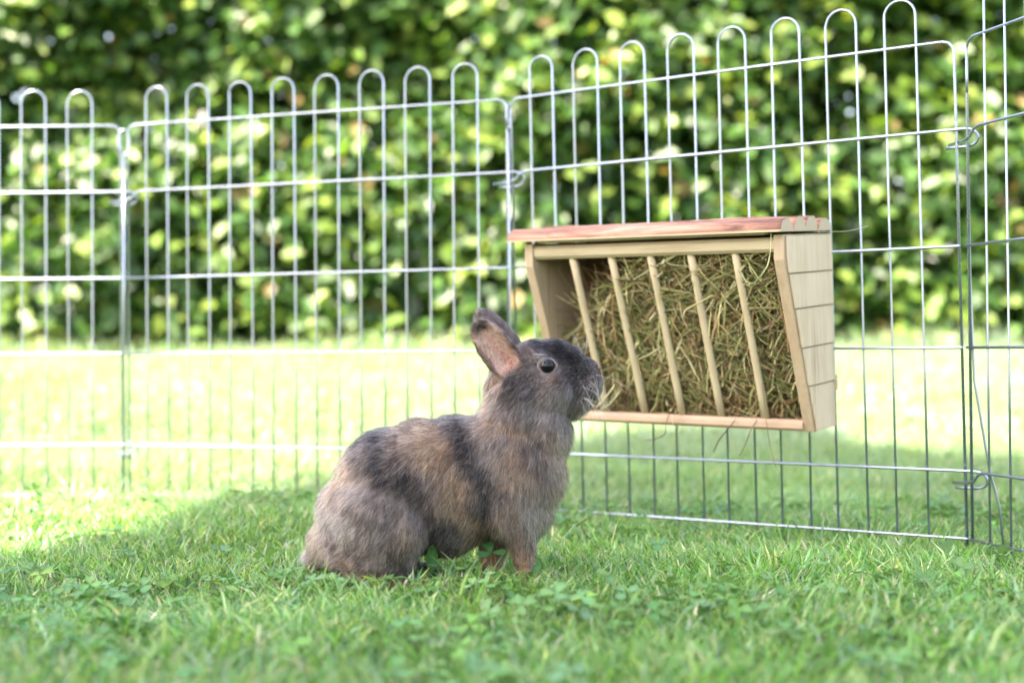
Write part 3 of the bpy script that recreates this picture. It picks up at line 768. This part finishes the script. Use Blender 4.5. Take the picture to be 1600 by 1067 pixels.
# nose leather and mouth line
M_nose, _, pn = new_mat('pink_nose_skin'); pn.inputs['Base Color'].default_value = (.20, .07, .07, 1); pn.inputs['Roughness'].default_value = .5
hit, hn, _, _ = tree_b.ray_cast(RP(1100, 577, 0), Vector((-1, 0, 0)))
b2 = bmesh.new()
for sgn in (-1, 1):
    bmesh.ops.create_icosphere(b2, subdivisions=3, radius=1, matrix=Matrix.Translation(hit + Vector((-.0012, sgn * .0022, .0))) @ Matrix.Rotation(R(sgn * 30), 4, 'X') @ Matrix.Diagonal((.0026, .0026, .0017, 1)))
me = bpy.data.meshes.new('nose'); b2.to_mesh(me); b2.free(); me.polygons.foreach_set('use_smooth', [True] * len(me.polygons)); link('nose', me, M_nose, body)
NOSE = hit.copy()

# ---- fur: individual hairs combed along the body
me = body_me; me.calc_loop_triangles(); ntri = len(me.loop_triangles)
tri = np.empty(ntri * 3, np.int32); me.loop_triangles.foreach_get('vertices', tri); tri = tri.reshape(-1, 3)
A, B_, C_ = co[tri[:, 0]], co[tri[:, 1]], co[tri[:, 2]]
area = np.linalg.norm(np.cross(B_ - A, C_ - A), axis=1) / 2
cen = (A + B_ + C_) / 3; tx, ty, td = toP(cen)
dens = np.where(td < 12, 1.0, .35) * np.where((ty > 895), .2, 1) * (1 + 1.6 * np.clip((tx - 800) / 40, 0, 1) * np.clip((660 - ty) / 20, 0, 1))
pr_ = area * dens; pr_ /= pr_.sum()
NH = 380000
ti = RNG.choice(ntri, NH, p=pr_)
u = RNG.random(NH); v = RNG.random(NH); fl = u + v > 1; u[fl] = 1 - u[fl]; v[fl] = 1 - v[fl]; w_ = 1 - u - v
def lerp(arr): return arr[tri[ti, 0]] * w_[:, None] + arr[tri[ti, 1]] * u[:, None] + arr[tri[ti, 2]] * v[:, None]
root = lerp(co); nrm = lerp(nor); nrm /= np.linalg.norm(nrm, axis=1, keepdims=True)
hx, hy, hd_ = toP(root)
anch = np.array([(936, 572, -.7, -.5), (905, 545, -.85, -.45), (868, 528, -1, -.2), (835, 524, -1, .15), (815, 545, -.9, .3), (850, 550, -.95, -.1), (880, 575, -.9, .15), (872, 600, -.8, .5),
                 (930, 600, -.35, .9), (910, 625, -.35, .95), (890, 645, -.5, .9), (858, 620, -.65, .75), (840, 645, -.5, .9), (815, 600, -.8, .6), (770, 600, -.7, .7), (800, 655, -.35, .95), (760, 640, -.7, .7),
                 (720, 660, -.85, .55), (650, 655, -.9, .35), (600, 680, -.8, .6), (550, 710, -.6, .8), (500, 780, -.25, 1), (480, 850, -.1, 1), (560, 780, -.6, .8), (620, 760, -.65, .75), (680, 740, -.65, .8), (740, 740, -.45, .9),
                 (800, 720, -.3, 1), (850, 700, -.1, 1), (895, 680, .1, 1), (890, 740, -.1, 1), (860, 800, -.15, 1), (800, 800, -.3, .95), (730, 820, -.5, .85), (680, 830, -.5, .8), (620, 830, -.55, .85), (580, 880, -.8, .6), (650, 890, -.6, .5),
                 (770, 870, -.1, 1), (815, 880, 0, 1), (470, 872, -.8, .3)], float)
dxy = np.zeros((NH, 2)); wt = np.zeros(NH)
for a in anch:
    k_ = 1 / (((hx - a[0]) ** 2 + (hy - a[1]) ** 2) + 60) ** 1.6
    dxy += a[2:4] * k_[:, None]; wt += k_
dxy /= wt[:, None]
D = np.stack([dxy[:, 0], np.zeros(NH), -dxy[:, 1]], 1)
# ears: hair runs to the tip
earh = np.zeros(NH); innerh = np.zeros(NH)
for k, (B2, ax, pr2, L, wm) in enumerate(EARS):
    l = ((hx - B2[0]) * ax[0] + (hy - B2[1]) * ax[1]) / L; a = ((hx - B2[0]) * pr2[0] + (hy - B2[1]) * pr2[1]) / wm
    e = (l > .12) & (l < 1.2) & (np.abs(a) < 1.5) & ((hd_ < -8) if k == 0 else (hd_ > 8))
    D[e] = (ax[0] , 0, -ax[1]); earh[e] = 1
    if k == 0: innerh[e & (nrm[:, 1] < -.15) & (np.abs(a) < .62) & (l < .86)] = 1
# clumping wobble
wob = (vnoise(hx, hy + hd_, .10, 31) - .5); wob2 = (vnoise(hx + hd_, hy, .25, 32) - .5)
D[:, 0] += wob * .9 + wob2 * .5 + RNG.normal(0, .13, NH); D[:, 2] += (vnoise(hx, hy - hd_, .11, 33) - .5) * .7 + RNG.normal(0, .13, NH); D[:, 1] += RNG.normal(0, .13, NH)
D -= nrm * (D * nrm).sum(1, keepdims=True); D /= np.linalg.norm(D, axis=1, keepdims=True) + 1e-9
headh = np.clip((hx - 790) / 30, 0, 1) * np.clip((655 - hy) / 20, 0, 1)
lower = np.clip((hy - 585) / 45, 0, 1)
face = headh * (1 - lower)
length = .0122 * (1 - headh) + headh * (.0052 + .0075 * lower)
length = np.where(hx > 905, length * np.clip(1.25 - (hx - 905) / 34, .38, 1), length)
length *= np.where(hy > 845, np.clip(1 - (hy - 845) / 60, .35, 1), 1)
length = np.where(earh > 0, .0052, length); length = np.where(innerh > 0, .0034, length)
legm = (hx > 735) & (hx < 850) & (hy > 835); length[legm] *= .7
eyed = np.full(NH, 9.)
for E in EYES: eyed = np.minimum(eyed, np.linalg.norm(root - np.array(E), axis=1))
length *= np.clip((eyed - .0105) / .010, .22, 1)
length *= RNG.uniform(.6, 1.18, NH) * np.where(RNG.random(NH) < .06, 1.35, 1)
lift = np.where(headh > .5, .26, .30) + RNG.normal(0, .10, NH) + wob * .35
lift = np.where(earh > 0, .25, lift)
keep = (eyed > .0092) & (np.linalg.norm(root - np.array(NOSE), axis=1) > .0042) & ~((innerh > 0) & (RNG.random(NH) < .55))
c0 = coat(hx + RNG.normal(0, 2.8, NH), hy + RNG.normal(0, 2.8, NH), hd_, nrm)
root, nrm, D, length, lift, c0 = [q[keep] for q in (root, nrm, D, length, lift, c0)]; hfx = hx[keep]; hfy = hy[keep]; hfd = hd_[keep]; inn = innerh[keep]; eh = earh[keep]
NH = len(root)
ts = np.array([0, .35, .7, 1.0]); P4_ = np.empty((NH, 4, 3)); curl = RNG.normal(0, .12, (NH, 3))
for k, t_ in enumerate(ts):
    off = D * (t_ * np.cos(lift) )[:, None] + nrm * ((np.sin(lift) * t_ * (1.25 - .5 * t_)))[:, None] + curl * (t_ * t_)
    off[:, 2] -= .10 * t_ * t_
    P4_[:, k] = root + off * length[:, None]
hc_ = bpy.data.hair_curves.new('fur'); hc_.add_curves([4] * NH)
if 'position' not in hc_.attributes: hc_.attributes.new('position', 'FLOAT_VECTOR', 'POINT')
hc_.attributes['position'].data.foreach_set('vector', P4_.astype(np.float32).ravel())
ra = hc_.attributes.get('radius') or hc_.attributes.new('radius', 'FLOAT', 'POINT')
rr0 = (RNG.uniform(.00006, .000135, NH) * np.where(eh > 0, .75, 1))[:, None] * np.array([1, 1, .75, .12])
ra.data.foreach_set('value', rr0.astype(np.float32).ravel())
# each hair: own shade, ticked tip
shade = (RNG.lognormal(0, .42, NH) * (.40 + 1.0 * vnoise(hfx, hfy + hfd, .26, 41) * (.5 + vnoise(hfx - hfd, hfy, .5, 42)) + .25 * vnoise(hfx, hfy, .08, 43)))[:, None]
tick = RNG.random(NH)
hc0 = c0 * shade * np.array((1.04, 1.0, .93))
cc4 = np.ones((NH, 4, 4), np.float32)
tipc = np.where((tick < .30)[:, None], np.array((.62, .54, .47)) * .85 + hc0 * .3, np.where((tick > .72)[:, None], hc0 * .22, hc0 * 1.15))
fct = (hfx > 800) & (hfy < 570); tipc[fct & (tick < .22)] = hc0[fct & (tick < .22)] * 1.2
tipc[eh > 0] = hc0[eh > 0] * 1.1
for k, t_ in enumerate([0, .2, .8, 1.0]):
    cc4[:, k, :3] = hc0 * (1 - t_) * (.85 + .15 * t_) + tipc * t_
ha = hc_.attributes.new('Col', 'FLOAT_COLOR', 'POINT'); ha.data.foreach_set('color', cc4.ravel())
M_fur, tf, pf = new_mat('rabbit_hair')
af = N(tf, 'ShaderNodeAttribute', attribute_name='Col')
hb = N(tf, 'ShaderNodeBsdfHairPrincipled'); hb.parametrization = 'COLOR'
try: hb.model = 'CHIANG'
except Exception: pass
gm = N(tf, 'ShaderNodeGamma'); gm.inputs[1].default_value = 1.48
tf.links.new(af.outputs['Color'], gm.inputs[0]); tf.links.new(gm.outputs[0], hb.inputs['Color'])
hb.inputs['IOR'].default_value = 1.36; hb.inputs['Roughness'].default_value = .40; hb.inputs['Radial Roughness'].default_value = .5
tf.links.new(hb.outputs[0], tf.nodes['Material Output'].inputs[0]); tf.nodes.remove(pf)
fur = bpy.data.objects.new('fur', hc_); C.objects.link(fur); fur.parent = body; hc_.materials.append(M_fur); tag(fur, kind='stuff')
# whiskers
M_wh, _, pw = new_mat('white_whisker'); pw.inputs['Base Color'].default_value = (.62, .60, .59, 1); pw.inputs['Roughness'].default_value = .35
m = MB()
for k in range(20):
    sgn = -1 if k % 3 else 1
    hit = tree_b.ray_cast(RP(random.uniform(900, 930), random.uniform(584, 622), sgn * 200), Vector((0, -sgn, 0)))[0]
    if hit is None: continue
    ln_ = random.uniform(.022, .05); a = random.uniform(-1.25, .1)
    d = Vector((math.cos(a) * .7 + .1, sgn * random.uniform(.25, .8), math.sin(a) - .1)).normalized()
    m.tube([hit + d * ln_ * s + Vector((-.1, 0, -.32)) * ln_ * s * s for s in (0, .3, .6, 1)], [.00008, .00008, .00006, .00002], 4)
for k in range(6):
    hit = tree_b.ray_cast(RP(908 + k, 420, random.uniform(-8, 8)), Vector((0, 0, -1)))[0]
    d = Vector((random.uniform(-.4, .5), random.uniform(-.5, .2), 1)).normalized(); ln_ = random.uniform(.012, .022)
    m.tube([hit, hit + d * ln_ * .5, hit + d * ln_ + Vector((-.003, 0, 0))], [.0001, .00008, .00003], 4)
for k in range(4):
    hit = tree_b.ray_cast(RP(846 + k * 3, 556, -200), Vector((0, 1, 0)))[0]
    d = Vector((-.5, -.8, random.uniform(.1, .6))).normalized()
    m.tube([hit, hit + d * .01, hit + d * .02 + Vector((0, 0, -.002))], [.0001, .00008, .00003], 4)
tag(m.build('whiskers', M_wh, body, True), kind='stuff')
# ================================================================== GRASS
bodyxy = co[co[:, 2] < .035][:, :2] + np.array([RORG.x, RORG.y])
_cells = set(map(tuple, np.floor(bodyxy / .008).astype(int)))
def clear_of_rabbit(x, y):
    ij = np.stack([np.floor(x / .008), np.floor(y / .008)], 1).astype(int)
    return np.array([tuple(q) not in _cells for q in ij])
def blades(x, y, hgt, wid, seg, lean_s, name, label=None):
    n = len(x); z0 = gz(x, y) - .003
    a = RNG.uniform(0, 2 * np.pi, n)                                 # facing
    flow = vnoise(x, y, 6, 51) * 5.5 + vnoise(x, y, 17, 52) * 3.0 + RNG.normal(0, 1.7, n)
    lean = np.abs(RNG.normal(0, 1, n)) * lean_s + lean_s * .45
    dx, dy = np.cos(flow) * lean, np.sin(flow) * lean
    cx, sx = np.cos(a), np.sin(a)
    lv = seg + 1; V = np.empty((n, 2 * lv - 1, 3)); bend = RNG.uniform(1.3, 2.6, n)
    for k in range(lv):
        t = k / seg; f = t ** bend
        px = x + dx * f * hgt; py = y + dy * f * hgt; pz = z0 + hgt * (t - .28 * lean * f * t)
        wk = wid * (1 - .55 * t ** 2) / 2
        if k < seg:
            V[:, 2 * k] = np.stack([px - cx * wk, py - sx * wk, pz], 1); V[:, 2 * k + 1] = np.stack([px + cx * wk, py + sx * wk, pz], 1)
        else: V[:, 2 * k] = np.stack([px, py, pz], 1)
    nv_ = 2 * lv - 1; fs = []
    for k in range(seg - 1): fs += [(2 * k, 2 * k + 1, 2 * k + 3), (2 * k, 2 * k + 3, 2 * k + 2)]
    fs.append((2 * seg - 2, 2 * seg - 1, 2 * seg))
    F = (np.arange(n)[:, None, None] * nv_ + np.array(fs)[None]).reshape(-1, 3)
    pal = np.array([(.060, .155, .040), (.10, .235, .060), (.16, .32, .085), (.17, .29, .17), (.27, .36, .15), (.52, .47, .33)])
    pz_ = vnoise(x, y, 5, 53); idx = RNG.choice(6, n, p=[.24, .30, .22, .14, .07, .03])
    c = pal[idx] * RNG.uniform(.85, 1.45, (n, 1)) * (.9 + .4 * pz_)[:, None]
    tt = np.repeat(np.arange(lv) / seg, 2)[:-1] if True else 0
    CC = np.repeat(c[:, None], nv_, 1)
    basef = np.clip(1 - tt * 2.2, 0, 1)[None, :, None]; CC = CC * (1 - basef * .5) + np.array((.20, .22, .09)) * basef * .5      # pale sheath at the foot
    pale = np.clip((y - 1.45) / 1.1, 0, 1)[:, None, None] * (.25 + .4 * vnoise(x, y, 2.6, 57) + .15 * vnoise(x, y, 8, 58))[:, None, None]; CC = CC * (1 - pale) + np.array((.29, .37, .32)) * pale     # sun bleaching and dapple painted into the blades, stronger towards the far lawn
    dry = (RNG.random(n) < .35)[:, None]; CC[:, -1] = np.where(dry, np.array((.40, .36, .2)), CC[:, -1])                     # mown dry tip
    return V.reshape(-1, 3), F, CC.reshape(-1, 3)
def region(n, y0, y1, half, xmax=None):
    y = np.sqrt(RNG.uniform(y0 ** 2, y1 ** 2, n)); x = RNG.uniform(-1, 1, n) * (half * y + .10)
    return x, y
out = []
def zone(n, y0, y1, half, h0, h1, w0, w1, seg, lean, name):
    x, y = region(n, y0, y1, half)
    if y0 < 1.6:
        k = clear_of_rabbit(x, y); x, y = x[k], y[k]
    hm = .74 + .52 * vnoise(x, y, 7, 54)
    front_ = np.exp(-((x + .04) / .13) ** 2 - ((y - 1.18) / .10) ** 2)        # nibbled shorter in front of the rabbit
    hgt = RNG.uniform(h0, h1, len(x)) * hm * (1 - .30 * front_)
    V, F, CC = blades(x, y, hgt, RNG.uniform(w0, w1, len(x)), seg, lean, name)
    o = link('lawn_grass', mesh_np('lawn_grass', V, F, CC, smooth=False), M_grass); tag(o, None, kind='stuff'); return o
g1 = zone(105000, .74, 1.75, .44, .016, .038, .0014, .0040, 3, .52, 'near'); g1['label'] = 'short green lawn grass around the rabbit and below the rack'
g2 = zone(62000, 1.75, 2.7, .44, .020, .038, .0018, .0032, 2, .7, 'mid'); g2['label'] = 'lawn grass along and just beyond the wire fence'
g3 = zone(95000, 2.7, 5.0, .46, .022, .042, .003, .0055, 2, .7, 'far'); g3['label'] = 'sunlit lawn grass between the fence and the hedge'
# tufts of longer blades
x, y = region(2600, .8, 2.0, .42); k = (vnoise(x, y, 9, 61) > .62) & clear_of_rabbit(x, y); x, y = x[k], y[k]
V, F, CC = blades(x, y, RNG.uniform(.04, .062, len(x)), RNG.uniform(.002, .0034, len(x)), 3, .6, 't')
o = link('tall_grass', mesh_np('tall_grass', V, F, CC, smooth=False), M_grass); tag(o, 'longer grass blades standing up in tufts from the lawn', kind='stuff')

x = RNG.uniform(-3.2, 3.2, 9000); y = RNG.uniform(4.38, 4.85, 9000); k = vnoise(x, y * 2, 3, 62) + RNG.normal(0, .15, 9000) > .35; x, y = x[k], y[k]
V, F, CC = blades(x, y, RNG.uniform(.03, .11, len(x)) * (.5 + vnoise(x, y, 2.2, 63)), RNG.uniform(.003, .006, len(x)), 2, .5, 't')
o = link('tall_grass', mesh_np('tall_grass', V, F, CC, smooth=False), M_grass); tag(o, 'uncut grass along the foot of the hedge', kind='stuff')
# ---- clover
def leaflet(M, s, col, mark):
    """heart-shaped folded leaflet, 8 triangles; base at origin along +x"""
    out_ = [(0, 0), (.30, .24), (.66, .42), (.95, .36), (1.0, .12), (.90, 0)]
    P_ = [Vector((a * s, b * s, .10 * s * b / .4 - .10 * s * a * a)) for a, b in out_] + [Vector((a * s, -b * s, .10 * s * b / .4 - .10 * s * a * a)) for a, b in out_[1:5]]
    mid = Vector((.5 * s, 0, -.03 * s))
    V = [M @ p for p in P_] + [M @ mid]; c = len(P_)
    F = [(c, 0, 1), (c, 1, 2), (c, 2, 3), (c, 3, 4), (c, 4, 5), (c, 6, 0), (c, 7, 6), (c, 8, 7), (c, 9, 8), (c, 5, 9)]
    cl = [tuple(q * .9 for q in col)] * len(P_) + [tuple(q * 1.18 for q in col)]
    return V, F, cl
def trefoil(size, h, col, lean=(0, 0), seed=0):
    rnd = random.Random(seed); V = []; F = []; Cl = []
    top = Vector((lean[0], lean[1], h)); T = Matrix.Translation(top) @ Matrix.Rotation(rnd.gauss(0, .25) + .25, 4, 'X') @ Matrix.Rotation(rnd.gauss(0, .25), 4, 'Y')
    a0 = rnd.uniform(0, 6.28)
    for k in range(3):
        M = T @ Matrix.Rotation(a0 + k * 2.094 + rnd.gauss(0, .1), 4, 'Z') @ Matrix.Rotation(rnd.gauss(-.12, .18), 4, 'Y')
        v, f, c = leaflet(M, size * rnd.uniform(.85, 1.1), tuple(q * rnd.uniform(.9, 1.1) for q in col), 0)
        b = len(V); V += v; F += [tuple(i + b for i in q) for q in f]; Cl += c
    b = len(V); r = .0006
    for p, rr in ((Vector((0, 0, -.004)), r), (top * .55 + Vector((0, 0, .1 * h)), r), (top, r * .8)):
        for q in (0, 2.09, 4.19): V.append(p + Vector((math.cos(q) * rr, math.sin(q) * rr, 0))); Cl.append((.14, .22, .06))
    for i in range(2):
        for q in range(3):
            a_, b_ = b + i * 3 + q, b + i * 3 + (q + 1) % 3
            F.append((a_, b_, b_ + 3)); F.append((a_, b_ + 3, a_ + 3))
    return V, F, Cl
protoC = [trefoil(random.uniform(.009, .0135), random.uniform(.018, .030), tuple(q * k for q, k in zip(c, (1.15, 1.2, 1.2))), (random.gauss(0, .006), random.gauss(0, .006)), s)
          for s, c in enumerate([(.09, .20, .05), (.10, .22, .075), (.075, .17, .05), (.14, .27, .05), (.085, .19, .08), (.11, .21, .06)] * 3)]
PV = [np.array([tuple(v) for v in p[0]]) for p in protoC]; PF = [np.array(p[1]) for p in protoC]; PC = [np.array(p[2]) for p in protoC]
x, y = region(2400, .80, 1.9, .42); k = (vnoise(x, y, 7, 71) * .8 + .5 * vnoise(x, y, 19, 72) + .15 * (x > 0) * (y > 1.1) > .77) & clear_of_rabbit(x, y); x, y = x[k], y[k]
Vs, Fs, Cs = [], [], []; b = 0
for i in range(len(x)):
    p = random.randrange(len(PV)); a = random.uniform(0, 6.28); s = random.uniform(.75, 1.15)
    Rm = np.array([[math.cos(a), -math.sin(a), 0], [math.sin(a), math.cos(a), 0], [0, 0, 1]]) * s
    Vs.append(PV[p] @ Rm.T + np.array([x[i], y[i], float(gz(x[i], y[i]))])); Fs.append(PF[p] + b); Cs.append(PC[p] * random.uniform(.8, 1.2)); b += len(PV[p])
o = link('clover_cover', mesh_np('clover_cover', np.concatenate(Vs), np.concatenate(Fs), np.concatenate(Cs), smooth=True), M_clover)
tag(o, 'low clover leaves growing all through the near lawn', kind='stuff')
def single(name, label, cat, X, Y, size, h, col, seed, group='larger leaves standing out of the lawn'):
    V, F, Cl = trefoil(size, h, col, (0, 0), seed)
    o = link(name, mesh_np(name, np.array([tuple(v) for v in V]), F, np.array(Cl), smooth=True), M_clover); o.location = (X, Y, float(gz(X, Y)))
    return tag(o, label, cat, group)
def gxy(px, py, h):       # where a leaf of height h stands
    Y = PX * (CAMZ - h) / (py - 548); return (px - 800) / PX * Y, Y
for (px, py, h, size, col, lab) in [
    (531, 858, .036, .010, (.16, .32, .03), 'bright yellow green clover standing at the foot of the rabbit\'s rump'),
    (344, 852, .034, .012, (.10, .22, .10), 'pale bluish clover alone on the left lawn beside the sunlit patch'),
    (765, 868, .036, .013, (.05, .15, .04), 'dark clover leaf rising between the rabbit\'s front paws'),
    (866, 930, .034, .014, (.11, .24, .08), 'large pale clover in front of the rabbit\'s front paws'),
    (905, 935, .033, .013, (.10, .25, .09), 'rounded clover to the right of the large pale clover by the paws'),
    (950, 905, .034, .012, (.10, .22, .07), 'clover with glossy leaflets on the lawn right of the rabbit'),
    (1026, 856, .034, .011, (.09, .21, .08), 'clover close to the bottom fence rail under the hay rack'),
    (1130, 915, .033, .013, (.09, .21, .07), 'clover cluster leaf on the lawn below the right half of the rack'),
    (1286, 868, .034, .012, (.11, .23, .08), 'clover beside the fence rail, left of the lone broad leaf'),
    (90, 968, .034, .012, (.10, .23, .08), 'clover in the near left corner of the lawn'),
    (452, 1005, .035, .014, (.15, .30, .05), 'blurred bright clover close to the viewer, left of the middle'),
    (745, 1035, .035, .014, (.11, .23, .09), 'blurred pale clover nearest the viewer below the rabbit')]:
    X, Y = gxy(px, py, h); single('clover', lab, 'clover', X, Y, size, h, col, int(px))
def broad(label, px, py, h, L, W, col, tilt, turn):
    X, Y = gxy(px, py, h); V = []; F = []; n = 7
    for i in range(n + 1):
        t = i / n; wv = W * math.sin(math.pi * min(.98, t * .94 + .03)) ** .7 / 2
        for j in (-1, -.5, 0, .5, 1): V.append((L * (t - .1), j * wv, -.12 * L * t * t + abs(j) * wv * .25))
    for i in range(n):
        for j in range(4): a = i * 5 + j; F.append((a, a + 1, a + 6, a + 5))
    o = link('broad_leaf', mesh_np('broad_leaf', np.array(V), F, np.tile(col, (len(V), 1)), smooth=True), M_clover)
    o.matrix_basis = Matrix.Translation((X, Y, float(gz(X, Y)) + h * .55)) @ Matrix.Rotation(turn, 4, 'Z') @ Matrix.Rotation(-tilt, 4, 'Y')
    return tag(o, label, 'leaf', 'larger leaves standing out of the lawn')
broad('lone broad grey green leaf in front of the right end of the bottom fence rail', 1472, 838, .040, .022, .017, (.16, .28, .16), 1.1, -1.2)
broad('bright oval leaf low in the grass left of the lone broad leaf', 1440, 856, .030, .018, .010, (.14, .30, .04), .6, 2.6)
broad('slim upright leaf touching the rabbit\'s hind foot', 672, 862, .040, .030, .011, (.07, .19, .05), 1.3, -1.4)
broad('bright green blade leaf lying at the rabbit\'s rear foot', 590, 884, .034, .020, .007, (.16, .34, .03), .5, 2.9)
